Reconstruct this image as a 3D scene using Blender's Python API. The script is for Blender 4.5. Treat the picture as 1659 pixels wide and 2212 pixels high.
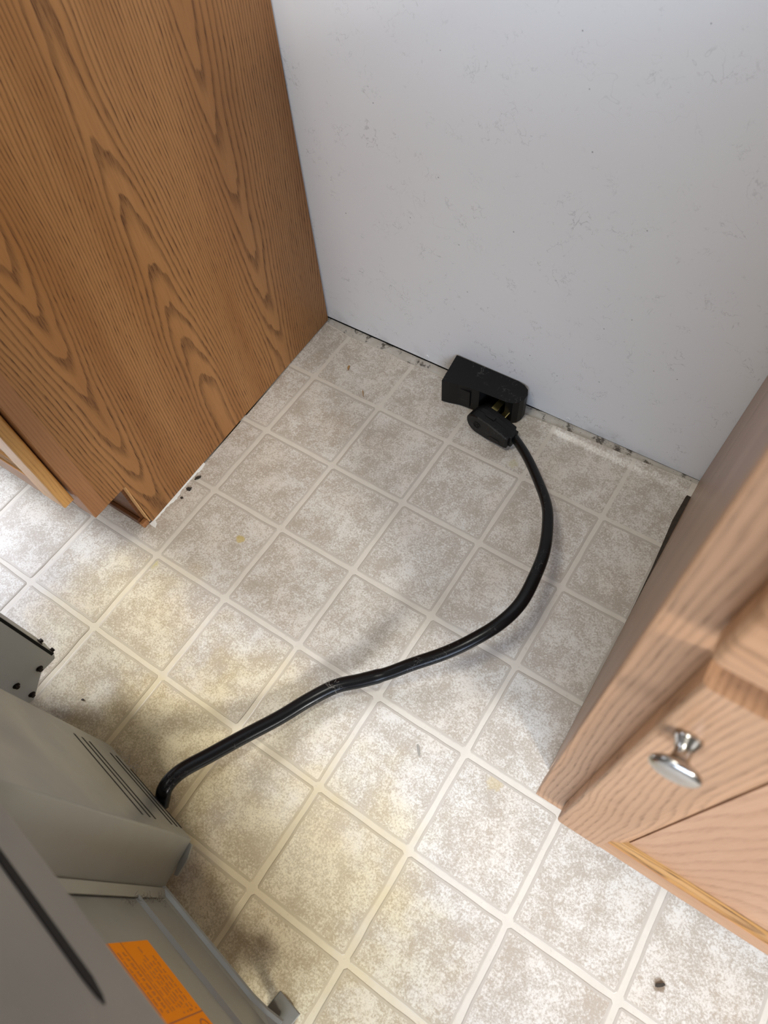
import bpy, bmesh, math, random
from mathutils import Vector, Matrix

# ------------------------------------------------------------------ clear
for o in list(bpy.data.objects):
    bpy.data.objects.remove(o, do_unlink=True)
S = bpy.context.scene
COL = S.collection
random.seed(7)

def lin(r, g, b, a=1.0):
    f = lambda c: (c / 255 / 12.92) if c / 255 <= 0.04045 else ((c / 255 + 0.055) / 1.055) ** 2.4
    return (f(r), f(g), f(b), a)

# ------------------------------------------------------------------ camera
cam_d = bpy.data.cameras.new('camera')
cam = bpy.data.objects.new('camera', cam_d)
COL.objects.link(cam)
cam.matrix_world = Matrix(((0.835301, -0.452879, 0.311727, 0.680316),
                           (0.546714, 0.744129, -0.383895, -0.808484),
                           (-0.058107, 0.491093, 0.869167, 1.05631),
                           (0, 0, 0, 1)))
cam_d.sensor_fit = 'VERTICAL'
cam_d.sensor_height = 36.0
cam_d.sensor_width = 27.0
cam_d.lens = 24.660352
cam_d.shift_x = -0.0057929
cam_d.shift_y = 0.0050120
cam_d.clip_start = 0.01
cam_d.dof.use_dof = True
cam_d.dof.focus_distance = 1.2
cam_d.dof.aperture_fstop = 6.4
S.camera = cam

# ------------------------------------------------------------------ world, lamps, exposure
W = bpy.data.worlds.new('room_light')
S.world = W
W.use_nodes = True
W.node_tree.nodes['Background'].inputs[0].default_value = (1.0, 0.80, 0.52, 1)
W.node_tree.nodes['Background'].inputs[1].default_value = 0.07

def area(name, loc, target, sx, sy, power, color, spread=180):
    d = bpy.data.lights.new(name, 'AREA')
    d.shape = 'RECTANGLE'
    d.size, d.size_y = sx, sy
    d.energy = power
    d.color = color
    d.spread = math.radians(spread)
    o = bpy.data.objects.new(name, d)
    COL.objects.link(o)
    o.location = loc
    o.rotation_euler = (Vector(target) - Vector(loc)).to_track_quat('-Z', 'Y').to_euler()
    return o

# daylight through a window low on the right, falling past the cabinet front
area('window_daylight', (3.10, -2.15, 1.75), (0.85, -0.85, 0.0), 0.48, 0.55, 12.8, (1.0, 0.995, 0.97), 70)
# flush ceiling lamp over the gap
area('ceiling_lamp', (0.02, -1.00, 2.40), (0.02, -1.00, 0.0), 0.45, 0.45, 17.5, (1.0, 0.98, 0.90))
# big fill light added behind the camera to brighten the wall; no window seen
area('rear_fill_light', (1.70, -3.4, 1.85), (0.4, 0.0, 0.4), 3.0, 1.3, 116, (0.80, 0.95, 1.20))
# light added on the left to brighten the floor there; source unseen
area('left_fill_light', (-2.4, -1.0, 1.5), (-0.35, -0.87, 0.0), 0.8, 0.8, 6.3, (0.92, 0.98, 1.12), 40)

S.cycles.max_bounces = 7
S.cycles.diffuse_bounces = 3
S.cycles.glossy_bounces = 3
vs = S.view_settings
vs.view_transform = 'Standard'
vs.look = 'None'
vs.exposure = 0.0
vs.gamma = 1.0
vs.use_curve_mapping = False

# ================================================================== helpers
def tag(o, label=None, cat=None, group=None, kind=None):
    if label: o['label'] = label
    if cat: o['category'] = cat
    if group: o['group'] = group
    if kind: o['kind'] = kind
    return o

def empty(name, loc=(0, 0, 0), rz=0.0):
    o = bpy.data.objects.new(name, None)
    o.empty_display_size = 0.05
    o.location = loc
    o.rotation_euler = (0, 0, rz)
    COL.objects.link(o)
    return o

def link_mesh(name, me, mat, parent=None):
    if mat and not me.materials:
        me.materials.append(mat)
    o = bpy.data.objects.new(name, me)
    COL.objects.link(o)
    if parent is not None:
        o.parent = parent
    return o

def bm_obj(name, bm, mat, parent=None, smooth=False, recalc=True):
    if recalc:
        bmesh.ops.recalc_face_normals(bm, faces=bm.faces)
    me = bpy.data.meshes.new(name)
    bm.to_mesh(me)
    bm.free()
    if smooth:
        for p in me.polygons:
            p.use_smooth = True
    return link_mesh(name, me, mat, parent)

def add_box(bm, x0, x1, y0, y1, z0, z1):
    v = [bm.verts.new(p) for p in ((x0, y0, z0), (x1, y0, z0), (x1, y1, z0), (x0, y1, z0),
                                   (x0, y0, z1), (x1, y0, z1), (x1, y1, z1), (x0, y1, z1))]
    fs = [bm.faces.new([v[i] for i in q]) for q in
          ((3, 2, 1, 0), (4, 5, 6, 7), (0, 1, 5, 4), (1, 2, 6, 5), (2, 3, 7, 6), (3, 0, 4, 7))]
    return v, fs

def bevel_all(bm, w, seg=2, ang=30):
    es = [e for e in bm.edges if len(e.link_faces) == 2 and math.degrees(e.calc_face_angle(0)) > ang]
    if es:
        bmesh.ops.bevel(bm, geom=es, offset=w, segments=seg, affect='EDGES', profile=0.5, clamp_overlap=True)

def box_obj(name, b, mat, parent=None, bev=0.0, seg=2):
    bm = bmesh.new()
    add_box(bm, *b)
    bmesh.ops.recalc_face_normals(bm, faces=bm.faces)
    if bev:
        bevel_all(bm, bev, seg)
    return bm_obj(name, bm, mat, parent)

def prism(bm, pts, axis, a0, a1):
    """extrude a 2D polygon along an axis; pts are the two other coords in xyz order"""
    def mk(p, a):
        c = list(p)
        c.insert(axis, a)
        return bm.verts.new(c)
    A = [mk(p, a0) for p in pts]
    B = [mk(p, a1) for p in pts]
    n = len(pts)
    f0 = bm.faces.new(A)
    f1 = bm.faces.new(B[::-1])
    side = [bm.faces.new((A[i], A[(i + 1) % n], B[(i + 1) % n], B[i])) for i in range(n)]
    return f0, f1, side

def lathe(bm, prof, seg=32):
    """prof: list of (radius, height) spun around local z"""
    rings = []
    for r, h in prof:
        if r < 1e-6:
            rings.append([bm.verts.new((0, 0, h))])
        else:
            rings.append([bm.verts.new((r * math.cos(2 * math.pi * i / seg), r * math.sin(2 * math.pi * i / seg), h)) for i in range(seg)])
    for a, b in zip(rings, rings[1:]):
        for i in range(seg):
            j = (i + 1) % seg
            if len(a) == 1 and len(b) == 1:
                continue
            if len(a) == 1:
                bm.faces.new((a[0], b[i], b[j]))
            elif len(b) == 1:
                bm.faces.new((a[i], a[j], b[0]))
            else:
                bm.faces.new((a[i], a[j], b[j], b[i]))

def catmull(pts, n=8):
    P = [Vector(p) for p in pts]
    P = [P[0] * 2 - P[1]] + P + [P[-1] * 2 - P[-2]]
    out = []
    for i in range(1, len(P) - 2):
        for k in range(n):
            t = k / n
            a, b, c, d = P[i - 1], P[i], P[i + 1], P[i + 2]
            out.append(0.5 * ((2 * b) + (c - a) * t + (2 * a - 5 * b + 4 * c - d) * t * t + (3 * b - a - 3 * c + d) * t ** 3))
    out.append(P[-2])
    return out

# ------------------------------------------------------------------ node helpers
class N:
    def __init__(self, name):
        self.m = bpy.data.materials.new(name)
        self.m.use_nodes = True
        self.t = self.m.node_tree
        self.b = self.t.nodes['Principled BSDF']
    def n(self, typ, **kw):
        x = self.t.nodes.new(typ)
        for k, v in kw.items():
            setattr(x, k, v)
        return x
    def set(self, sock, v):
        if hasattr(v, 'is_linked') or isinstance(v, bpy.types.NodeSocket):
            self.t.links.new(v, sock)
        elif v is not None:
            sock.default_value = v
    def math(self, op, a, b=None, c=None, clamp=False):
        x = self.n('ShaderNodeMath', operation=op, use_clamp=clamp)
        self.set(x.inputs[0], a)
        if b is not None: self.set(x.inputs[1], b)
        if c is not None: self.set(x.inputs[2], c)
        return x.outputs[0]
    def pos(self):
        return self.n('ShaderNodeNewGeometry').outputs['Position']
    def objc(self):
        return self.n('ShaderNodeTexCoord').outputs['Object']
    def sep(self, v):
        return self.n('ShaderNodeSeparateXYZ').outputs if False else self._sep(v)
    def _sep(self, v):
        x = self.n('ShaderNodeSeparateXYZ')
        self.t.links.new(v, x.inputs[0])
        return x.outputs
    def comb(self, x, y, z):
        c = self.n('ShaderNodeCombineXYZ')
        for i, v in enumerate((x, y, z)):
            self.set(c.inputs[i], v)
        return c.outputs[0]
    def mapping(self, v, scale=(1, 1, 1), loc=(0, 0, 0), rot=(0, 0, 0)):
        x = self.n('ShaderNodeMapping')
        self.t.links.new(v, x.inputs[0])
        x.inputs['Scale'].default_value = scale
        x.inputs['Location'].default_value = loc
        x.inputs['Rotation'].default_value = rot
        return x.outputs[0]
    def noise(self, v, scale, detail=4, rough=0.55, dist=0.0):
        x = self.n('ShaderNodeTexNoise')
        if v is not None: self.t.links.new(v, x.inputs['Vector'])
        x.inputs['Scale'].default_value = scale
        x.inputs['Detail'].default_value = detail
        x.inputs['Roughness'].default_value = rough
        x.inputs['Distortion'].default_value = dist
        return x.outputs['Fac']
    def voro(self, v, scale, feature='F1'):
        x = self.n('ShaderNodeTexVoronoi', feature=feature)
        self.t.links.new(v, x.inputs['Vector'])
        x.inputs['Scale'].default_value = scale
        return x.outputs
    def map(self, v, a, b, c=0.0, d=1.0, smooth=True):
        x = self.n('ShaderNodeMapRange', interpolation_type='SMOOTHSTEP' if smooth else 'LINEAR')
        self.set(x.inputs['Value'], v)
        x.inputs['From Min'].default_value = a
        x.inputs['From Max'].default_value = b
        x.inputs['To Min'].default_value = c
        x.inputs['To Max'].default_value = d
        return x.outputs['Result']
    def mix(self, f, a, b, blend='MIX'):
        x = self.n('ShaderNodeMix', data_type='RGBA', blend_type=blend)
        self.set(x.inputs[0], f)
        self.set(x.inputs[6], a)
        self.set(x.inputs[7], b)
        return x.outputs[2]
    def bump(self, h, strength=0.3, dist=0.001):
        x = self.n('ShaderNodeBump')
        x.inputs['Strength'].default_value = strength
        x.inputs['Distance'].default_value = dist
        self.t.links.new(h, x.inputs['Height'])
        self.t.links.new(x.outputs[0], self.b.inputs['Normal'])
    def out(self, color=None, rough=None, metal=None, spec=None, coat=None):
        if color is not None: self.set(self.b.inputs['Base Color'], color)
        if rough is not None: self.set(self.b.inputs['Roughness'], rough)
        if metal is not None: self.set(self.b.inputs['Metallic'], metal)
        if spec is not None: self.set(self.b.inputs['Specular IOR Level'], spec)
        if coat is not None: self.set(self.b.inputs['Coat Weight'], coat)
        return self.m

# ------------------------------------------------------------------ materials
def mat_plain(name, rgb, rough=0.5, metal=0.0, spec=0.5, var=0.08, scale=60.0, bump=0.0):
    k = N(name)
    nz = k.noise(k.pos(), scale, 4)
    c = k.mix(nz, tuple(x * (1 - var) for x in lin(*rgb)[:3]) + (1,), tuple(min(1, x * (1 + var)) for x in lin(*rgb)[:3]) + (1,))
    if bump:
        k.bump(nz, bump, 0.001)
    return k.out(c, rough, metal, spec)

def mat_oak(name, along=2, across=1, y0=-0.35, period=0.375, amp=13.0, slope=9.0, light=(172, 122, 72), mid=(152, 102, 54),
            dark=(78, 43, 14), rough=0.42, fine=1.0, line=1.0, seed=0.0, warp=1.0):
    """plain-sawn oak: contour lines of a ridged field give the cathedral figure, plus fine pores"""
    k = N(name)
    p = k.pos()
    s = k._sep(p)
    a, c = s[along], s[across]
    o = s[[i for i in range(3) if i not in (along, across)][0]]
    v = k.comb(c, a, k.math('ADD', k.math('MULTIPLY', o, 0.6), seed))
    n1 = k.noise(k.mapping(v, (5.0, 1.1, 3.0)), 1.0, 2, 0.5)
    n2 = k.noise(k.mapping(v, (22.0, 2.4, 8.0)), 1.0, 3, 0.6)
    n3 = k.noise(k.mapping(v, (130.0, 14.0, 40.0)), 1.0, 2, 0.6)
    cc = k.math('ADD', c, k.math('MULTIPLY', k.math('SUBTRACT', n1, 0.5), 0.055 * warp))
    ph = k.math('MULTIPLY', k.math('SUBTRACT', cc, y0), 2 * math.pi / period)
    F = k.math('MULTIPLY', k.math('COSINE', ph), amp)
    F = k.math('SUBTRACT', F, k.math('MULTIPLY', a, slope))
    F = k.math('ADD', F, k.math('MULTIPLY', n2, 2.0 * warp))
    F = k.math('ADD', F, k.math('MULTIPLY', n3, 0.30))
    nl = k.noise(k.mapping(v, (2.2, 2.6, 2.0)), 1.0, 2, 0.5)
    F = k.math('ADD', F, k.math('MULTIPLY', nl, 5.0 * warp))
    fr = k.math('FRACT', F)
    # sharp dark late-wood edge, slow fade
    l1 = k.map(fr, 0.05, 0.50, 1.0, 0.0)
    l2 = k.map(fr, 0.93, 1.0, 0.0, 1.0)
    ln = k.math('MAXIMUM', l1, l2)
    # pores: short streaks along the grain, denser inside the dark bands
    po = k.noise(k.mapping(v, (900.0, 34.0, 300.0)), 1.0, 2, 0.65)
    pm = k.map(po, 0.50, 0.68)
    streak = k.noise(k.mapping(v, (330.0, 5.0, 100.0)), 1.0, 3, 0.6)
    big = k.noise(k.mapping(v, (14.0, 1.6, 6.0)), 1.0, 3, 0.5)
    base = k.mix(k.map(big, 0.3, 0.7), lin(*mid), lin(*light))
    base = k.mix(k.math('MULTIPLY', k.map(streak, 0.40, 0.72), 0.45 * fine), base, lin(*mid))
    w = k.math('MULTIPLY', ln, k.math('ADD', 0.46, k.math('MULTIPLY', pm, 0.5)))
    w = k.math('MULTIPLY', w, line)
    w = k.math('ADD', w, k.math('MULTIPLY', pm, 0.13 * fine), clamp=True)
    col = k.mix(w, base, lin(*dark))
    k.bump(k.math('SUBTRACT', 1.0, po), 0.15, 0.0004)
    return k.out(col, k.math('ADD', rough, k.math('MULTIPLY', w, 0.15)), 0.0, 0.45)

OAK_SIDE = mat_oak('oak_veneer')
OAK_FRAME = mat_oak('oak_frame_edge', y0=-0.9, period=1.1, amp=30, slope=2, light=(172, 122, 80), mid=(154, 104, 64), dark=(120, 76, 44), line=0.5, seed=3.1)
OAK_STILE = mat_oak('oak_stile_front', along=2, across=0, y0=0.55, period=0.9, amp=24, slope=5, light=(188, 144, 108), mid=(170, 126, 90), dark=(96, 66, 42), line=0.6, seed=9.4)
OAK_PANEL = mat_oak('oak_door_panel', along=2, across=0, y0=0.95, period=0.44, amp=5, slope=11, light=(190, 146, 112), mid=(176, 130, 96), dark=(128, 88, 58), line=0.45, seed=5.7)
OAK_RAIL = mat_oak('oak_rail', along=0, across=2, y0=0.40, period=0.8, amp=30, slope=4, light=(188, 142, 104), mid=(168, 120, 80), dark=(104, 68, 38), line=0.7, seed=1.7)
OAK_BEAD = mat_oak('oak_golden_bead', along=0, across=1, y0=-0.4, period=0.05, amp=9, slope=5, light=(184, 138, 82), mid=(154, 110, 62), dark=(74, 44, 18), line=1.0, seed=2.2, rough=0.28)
OAK_EDGE = mat_oak('oak_golden_edge', along=2, across=1, y0=-0.3, period=0.5, amp=16, slope=4, light=(216, 164, 96), mid=(200, 146, 78), dark=(150, 96, 46), line=0.4, seed=4.4, rough=0.35)
OAK_GLARE = mat_oak('oak_veneer_glare', y0=-0.2, period=0.9, amp=34, slope=4, light=(168, 136, 112), mid=(150, 118, 94), dark=(104, 78, 58), line=0.5, seed=8.3, rough=0.36)  # side veneer greyed in its colour to imitate glare off the wall
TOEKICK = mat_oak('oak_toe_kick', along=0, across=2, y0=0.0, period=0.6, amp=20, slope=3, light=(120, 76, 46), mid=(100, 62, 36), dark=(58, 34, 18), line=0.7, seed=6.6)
RAW_EDGE = mat_plain('raw_particle_edge', (206, 160, 108), 0.7, var=0.25, scale=220)
DARKWOOD = mat_plain('cabinet_inside', (70, 48, 30), 0.7, var=0.2, scale=30)

def yellowed_warm_shade(k, p, col):
    """old vinyl gone yellow, with warm shade painted into the colour, in large soft-edged patches"""
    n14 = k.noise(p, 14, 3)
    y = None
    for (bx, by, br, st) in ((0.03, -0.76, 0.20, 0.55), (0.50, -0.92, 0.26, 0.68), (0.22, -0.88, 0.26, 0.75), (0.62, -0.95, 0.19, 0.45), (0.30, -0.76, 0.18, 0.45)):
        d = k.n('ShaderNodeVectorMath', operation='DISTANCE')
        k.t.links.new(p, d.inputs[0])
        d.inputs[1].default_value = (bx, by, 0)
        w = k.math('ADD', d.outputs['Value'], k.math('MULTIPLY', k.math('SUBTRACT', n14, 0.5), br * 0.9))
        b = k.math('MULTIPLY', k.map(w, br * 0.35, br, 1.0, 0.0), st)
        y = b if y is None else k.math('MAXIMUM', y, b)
    return k.mix(y, col, k.mix(1.0, col, lin(250, 234, 180), 'MULTIPLY'))  # one yellow multiply carries both the stain and the painted warm shade

def mat_tile():
    k = N('vinyl_tile_print')
    p = k.pos()
    warp = k.n('ShaderNodeVectorMath', operation='ADD')
    nz = k.n('ShaderNodeTexNoise')
    k.t.links.new(p, nz.inputs['Vector'])
    nz.inputs['Scale'].default_value = 60
    nz.inputs['Detail'].default_value = 3
    sc = k.n('ShaderNodeVectorMath', operation='SCALE')
    k.t.links.new(nz.outputs['Color'], sc.inputs[0])
    sc.inputs['Scale'].default_value = 0.006
    k.t.links.new(p, warp.inputs[0])
    k.t.links.new(sc.outputs[0], warp.inputs[1])
    q = warp.outputs[0]
    big = k.noise(p, 22, 3, 0.55)
    med = k.noise(q, 130, 4, 0.65)
    fin = k.noise(p, 330, 4, 0.75)
    f = k.math('ADD', k.math('MULTIPLY', big, 0.55), k.math('ADD', k.math('MULTIPLY', med, 0.50), k.math('MULTIPLY', fin, 0.95)))
    f = k.map(f, 0.86, 1.15)
    col = k.mix(f, lin(182, 170, 155), lin(222, 217, 208))
    # small grey-brown flecks
    fl = k.math('MULTIPLY', k.map(k.noise(p, 700, 3, 0.7), 0.56, 0.66), k.map(k.noise(q, 45, 3, 0.6), 0.38, 0.62))
    col = k.mix(k.math('MULTIPLY', fl, 0.55), col, lin(150, 138, 122))
    # warm / pink drift of the print
    col = k.mix(k.math('MULTIPLY', k.map(k.noise(p, 11, 2), 0.45, 0.7), 0.35), col, k.mix(1.0, col, lin(250, 240, 230), 'MULTIPLY'))
    col = yellowed_warm_shade(k, p, col)
    # glue spots
    n120 = k.noise(p, 120, 3)
    def spot(x, yy, r, rgb, st):
        d = k.n('ShaderNodeVectorMath', operation='DISTANCE')
        k.t.links.new(p, d.inputs[0])
        d.inputs[1].default_value = (x, yy, 0)
        w = k.math('ADD', d.outputs['Value'], k.math('MULTIPLY', k.math('SUBTRACT', n120, 0.5), r * 1.3))
        return k.math('MULTIPLY', k.map(w, r * 0.5, r, 1.0, 0.0), st), lin(*rgb)
    for a in ((0.105, -0.513, 0.010, (196, 172, 96), 0.75), (0.003, -0.628, 0.013, (196, 182, 110), 0.6), (0.665, -0.625, 0.016, (196, 176, 132), 0.55),
              (0.950, -0.724, 0.009, (120, 98, 74), 0.8), (0.43, -0.135, 0.012, (196, 182, 140), 0.5)):
        m, c = spot(*a)
        col = k.mix(m, col, c)
    k.bump(k.noise(p, 380, 2, 0.6), 0.14, 0.0006)
    return k.out(col, k.map(med, 0.2, 0.8, 0.27, 0.37), 0.0, 0.5)
TILE = mat_tile()

def mat_grout():
    k = N('vinyl_grout_print')
    p = k.pos()
    n = k.noise(p, 45, 4)
    col = k.mix(n, lin(208, 199, 185), lin(222, 214, 201))
    col = k.mix(k.map(k.noise(p, 160, 3), 0.62, 0.75, 0, 0.35), col, lin(176, 164, 148))
    return k.out(yellowed_warm_shade(k, p, col), 0.42, 0.0, 0.4)
GROUT = mat_grout()
def mat_tile_border():
    k = N('vinyl_tile_border')
    p = k.pos()
    n = k.noise(p, 150, 4)
    return k.out(yellowed_warm_shade(k, p, k.mix(n, lin(184, 174, 161), lin(198, 189, 177))), 0.42, 0.0, 0.4)
BORDER = mat_tile_border()

def mat_wall():
    k = N('painted_wall')
    p = k.pos()
    s = k._sep(p)
    v = k.comb(s[0], s[2], 0.0)
    base = k.mix(k.noise(v, 3.0, 3), lin(231, 231, 231), lin(238, 238, 238))
    # hair-thin curly scuffs: thin contour bands of a noise, kept only in scattered patches
    low = k.map(s[2], 0.0, 0.75, 1.0, 0.55, smooth=False)
    def scuff(scale, width, pscale, p0, p1, seed):
        vv = k.mapping(v, (1, 1, 1), (seed, seed * 1.7, 0))
        n = k.noise(vv, scale, 3, 0.6, 0.4)
        d = k.math('ABSOLUTE', k.math('SUBTRACT', n, 0.5))
        l = k.map(d, width * 0.3, width, 1.0, 0.0)
        m = k.map(k.noise(vv, pscale, 3, 0.65), p0, p1)
        return k.math('MULTIPLY', l, m)
    a = scuff(34, 0.012, 15, 0.55, 0.66, 3.3)
    b = scuff(75, 0.018, 24, 0.56, 0.66, 11.1)
    c = scuff(9, 0.0022, 7, 0.52, 0.66, 21.7)
    m = k.math('MAXIMUM', k.math('MAXIMUM', k.math('MULTIPLY', a, 0.75), k.math('MULTIPLY', b, 0.6)), k.math('MULTIPLY', c, 0.4))
    m = k.math('MULTIPLY', m, low)
    col = k.mix(k.math('MULTIPLY', m, 0.46), base, lin(96, 94, 92))
    # specks
    vo = k.voro(v, 55)
    sp = k.map(vo['Distance'], 0.04, 0.075, 1.0, 0.0)
    rnd = k.map(k._sep(vo['Color'])[0], 0.80, 0.81)
    col = k.mix(k.math('MULTIPLY', k.math('MULTIPLY', sp, rnd), 0.6), col, lin(70, 68, 66))
    # scuffed dirty smear close to the floor
    sm = k.math('MULTIPLY', k.map(s[2], 0.0, 0.05, 1.0, 0.0), k.map(k.noise(v, 22, 4), 0.45, 0.7))
    col = k.mix(k.math('MULTIPLY', sm, 0.35), col, lin(150, 148, 144))
    bp = k.noise(v, 260, 3, 0.6)
    k.bump(bp, 0.10, 0.0008)
    return k.out(col, 0.5, 0.0, 0.35)
WALL = mat_wall()

def mat_dirty_strip():
    k = N('dirty_painted_strip')
    p = k.pos()
    base = k.mix(k.noise(p, 60, 4), lin(170, 160, 145), lin(214, 210, 202))
    m = k.map(k.noise(p, 38, 5, 0.7), 0.54, 0.64)
    col = k.mix(k.math('MULTIPLY', m, 0.85), base, lin(64, 56, 46))
    m2 = k.map(k.noise(p, 240, 4, 0.7), 0.62, 0.70)
    col = k.mix(m2, col, lin(42, 36, 30))
    k.bump(k.noise(p, 200, 4), 0.3, 0.001)
    return k.out(col, 0.6, 0.0, 0.3)
STRIP = mat_dirty_strip()
GAP = mat_plain('black_gap_fill', (22, 20, 18), 0.9, var=0.4, scale=150)
GRIME = mat_plain('brown_grime', (58, 48, 38), 0.8, var=0.7, scale=120)
CAULK = mat_plain('white_caulk', (232, 230, 224), 0.5, var=0.06, scale=200, bump=0.3)
MOULD = mat_plain('dark_mould', (56, 48, 40), 0.9, var=0.6, scale=400, bump=0.5)

def mat_black(name, rgb, rough, dust=0.25, scale=70):
    k = N(name)
    p = k.pos()
    n = k.noise(p, scale, 4, 0.6)
    col = k.mix(n, lin(*rgb), lin(*[c * 1.25 for c in rgb]))
    d = k.math('ABSOLUTE', k.math('SUBTRACT', k.noise(p, 60, 3, 0.6, 0.5), 0.5))
    l = k.math('MULTIPLY', k.map(d, 0.004, 0.014, 1.0, 0.0), k.map(k.noise(p, 28, 3), 0.52, 0.66))
    col = k.mix(k.math('MULTIPLY', l, dust), col, lin(120, 118, 114))
    k.bump(k.noise(p, 900, 2), 0.12, 0.0004)
    return k.out(col, rough, 0.0, 0.28)
BOXBLK = mat_black('black_bakelite', (9, 9, 10), 0.45, 0.40)
PLUGBLK = mat_black('black_rubber_plug', (10, 10, 11), 0.42, 0.25)
CORDBLK = mat_black('black_cord_jacket', (12, 12, 13), 0.27, 0.25, 120)
CAVITY = mat_plain('black_slot_inside', (8, 8, 8), 0.9)
BRASS = mat_plain('brass_blade', (226, 212, 140), 0.28, 1.0, var=0.15, scale=90)

def mat_sheet(name, rgb, rough=0.42, metal=0.55, var=0.10):
    k = N(name)
    p = k.pos()
    s = k._sep(p)
    n = k.noise(k.mapping(p, (40, 40, 9)), 1.0, 4, 0.6)
    n2 = k.noise(p, 9, 4, 0.6)
    c0 = tuple(x * (1 - var) for x in lin(*rgb)[:3]) + (1,)
    c1 = tuple(min(1, x * (1 + var)) for x in lin(*rgb)[:3]) + (1,)
    col = k.mix(k.math('ADD', k.math('MULTIPLY', n, 0.4), k.math('MULTIPLY', n2, 0.6)), c0, c1)
    k.bump(k.noise(p, 700, 2), 0.06, 0.0004)
    return k.out(col, k.map(n2, 0.3, 0.7, rough - 0.06, rough + 0.08), metal, 0.5)
SHEET = mat_sheet('galvanised_sheet', (152, 152, 145))
SHEET_COVER = mat_sheet('grey_painted_cover', (142, 139, 132), 0.5, 0.25)
SHEET_DARK = mat_sheet('dull_grey_bracket', (206, 210, 210), 0.5, 0.1)
SCREW = mat_plain('dark_hex_screw', (60, 54, 50), 0.4, 0.8, var=0.3, scale=300)
SLOT = mat_plain('vent_slot_black', (9, 9, 9), 0.9)
ENAMEL = mat_plain('range_enamel', (225, 225, 222), 0.25)
GLASS_BLK = mat_plain('black_glass_top', (14, 14, 15), 0.08)
ORANGE = mat_plain('orange_label_paper', (255, 150, 2), 0.7, spec=0.1, var=0.02)
PRINT = mat_plain('label_print', (178, 92, 6), 0.6, var=0.15, scale=900)
PRINT_DK = mat_plain('label_print_dark', (70, 58, 24), 0.6, var=0.1)
LINT = mat_plain('grey_lint', (96, 88, 78), 0.95, var=0.3, scale=500)
COBWEB = mat_plain('pale_lint', (158, 152, 142), 0.9, var=0.1)
FOOTPL = mat_plain('grey_plastic_foot', (120, 116, 104), 0.4, var=0.06)

def mat_nickel():
    k = N('satin_nickel')
    n = k.noise(k.mapping(k.pos(), (300, 300, 300)), 1.0, 3)
    return k.out(k.mix(n, lin(176, 172, 166), lin(200, 197, 192)), 0.24, 1.0, 0.5)
NICKEL = mat_nickel()

# ================================================================== floor
TX, TY = 0.1524, 0.15324
GROUT_W = 0.0074
def wall_y(x):                      # wall surface at floor level
    return -0.0118 + (x + 0.0645) / 0.788 * 0.0055
def vinyl_edge(x):                  # cut edge of the sheet along the wall
    pts = [(-0.2, -0.02), (-0.055, -0.0235), (0.0, -0.0312), (0.079, -0.0284), (0.146, -0.0299), (0.217, -0.0263), (0.30, -0.0275),
           (0.417, -0.0303), (0.49, -0.0262), (0.58, -0.0225), (0.65, -0.0195), (0.71, -0.0165), (0.9, -0.016)]
    for (a, b), (c, d) in zip(pts, pts[1:]):
        if a <= x <= c:
            return b + (d - b) * (x - a) / (c - a)
    return -0.02
def lift(x, y):                     # the sheet curls up a little against the wall on the right half
    t = min(1, max(0, (x - 0.36) / 0.10))
    d = min(1, max(0, (y + 0.047)) / 0.021)
    return 0.0080 * t * t * (3 - 2 * t) * d * d * (3 - 2 * d)

X0, X1, Y0 = -1.07, 1.53, -2.15
def floor_mesh():
    bm = bmesh.new()
    xs = [X0] + [-0.16 + i * 0.02 for i in range(47)] + [X1]
    grid = []
    for x in xs:
        ye = vinyl_edge(x) if -0.2 < x < 0.9 else -0.02
        row = []
        for t in [Y0, -1.2, -0.6, -0.3, -0.15, -0.08]:
            row.append(bm.verts.new((x, t, -0.0004)))
        for k in range(15):
            y = -0.05 + (ye + 0.05) * k / 14
            row.append(bm.verts.new((x, y, -0.0004 + lift(x, y))))
        grid.append(row)
    for a, b in zip(grid, grid[1:]):
        for i in range(len(a) - 1):
            bm.faces.new((a[i], b[i], b[i + 1], a[i + 1]))
    # thin solid
    r = bmesh.ops.extrude_face_region(bm, geom=list(bm.faces))
    for v in [g for g in r['geom'] if isinstance(g, bmesh.types.BMVert)]:
        v.co.z -= 0.0016
    return bm
floor = bm_obj('floor', floor_mesh(), GROUT, smooth=False)
tag(floor, 'beige vinyl sheet floor with square tile print and cream grout lines', None, None, 'structure')

# subfloor slab beneath the sheet
bm = bmesh.new()
add_box(bm, X0, X1, Y0, 0.05, -0.05, -0.0035)
sub = bm_obj('subfloor', bm, STRIP, floor)

# tile pieces -------------------------------------------------------
def tile_outline(w, h, rng, n=7, r=0.0032):
    """wavy-edged square with clipped corners, counter-clockwise"""
    pts = []
    j = lambda: rng.uniform(-0.00065, 0.00065)
    hx, hy = w / 2, h / 2
    for (ax, ay), (bx, by) in (((-hx + r, -hy), (hx - r, -hy)), ((hx, -hy + r), (hx, hy - r)), ((hx - r, hy), (-hx + r, hy)), ((-hx, hy - r), (-hx, -hy + r))):
        for i in range(n):
            t = i / (n - 1)
            nx, ny = (0, 1) if abs(ay - by) < 1e-9 else (1, 0)
            d = j()
            pts.append((ax + (bx - ax) * t + nx * d, ay + (by - ay) * t + ny * d))
    return pts

def clip_poly(pts, f):
    """keep f(p)>=0"""
    out = []
    for i in range(len(pts)):
        a, b = pts[i], pts[(i + 1) % len(pts)]
        fa, fb = f(a), f(b)
        if fa >= 0:
            out.append(a)
        if (fa >= 0) != (fb >= 0):
            t = fa / (fa - fb)
            out.append((a[0] + (b[0] - a[0]) * t, a[1] + (b[1] - a[1]) * t))
    return out

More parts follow.
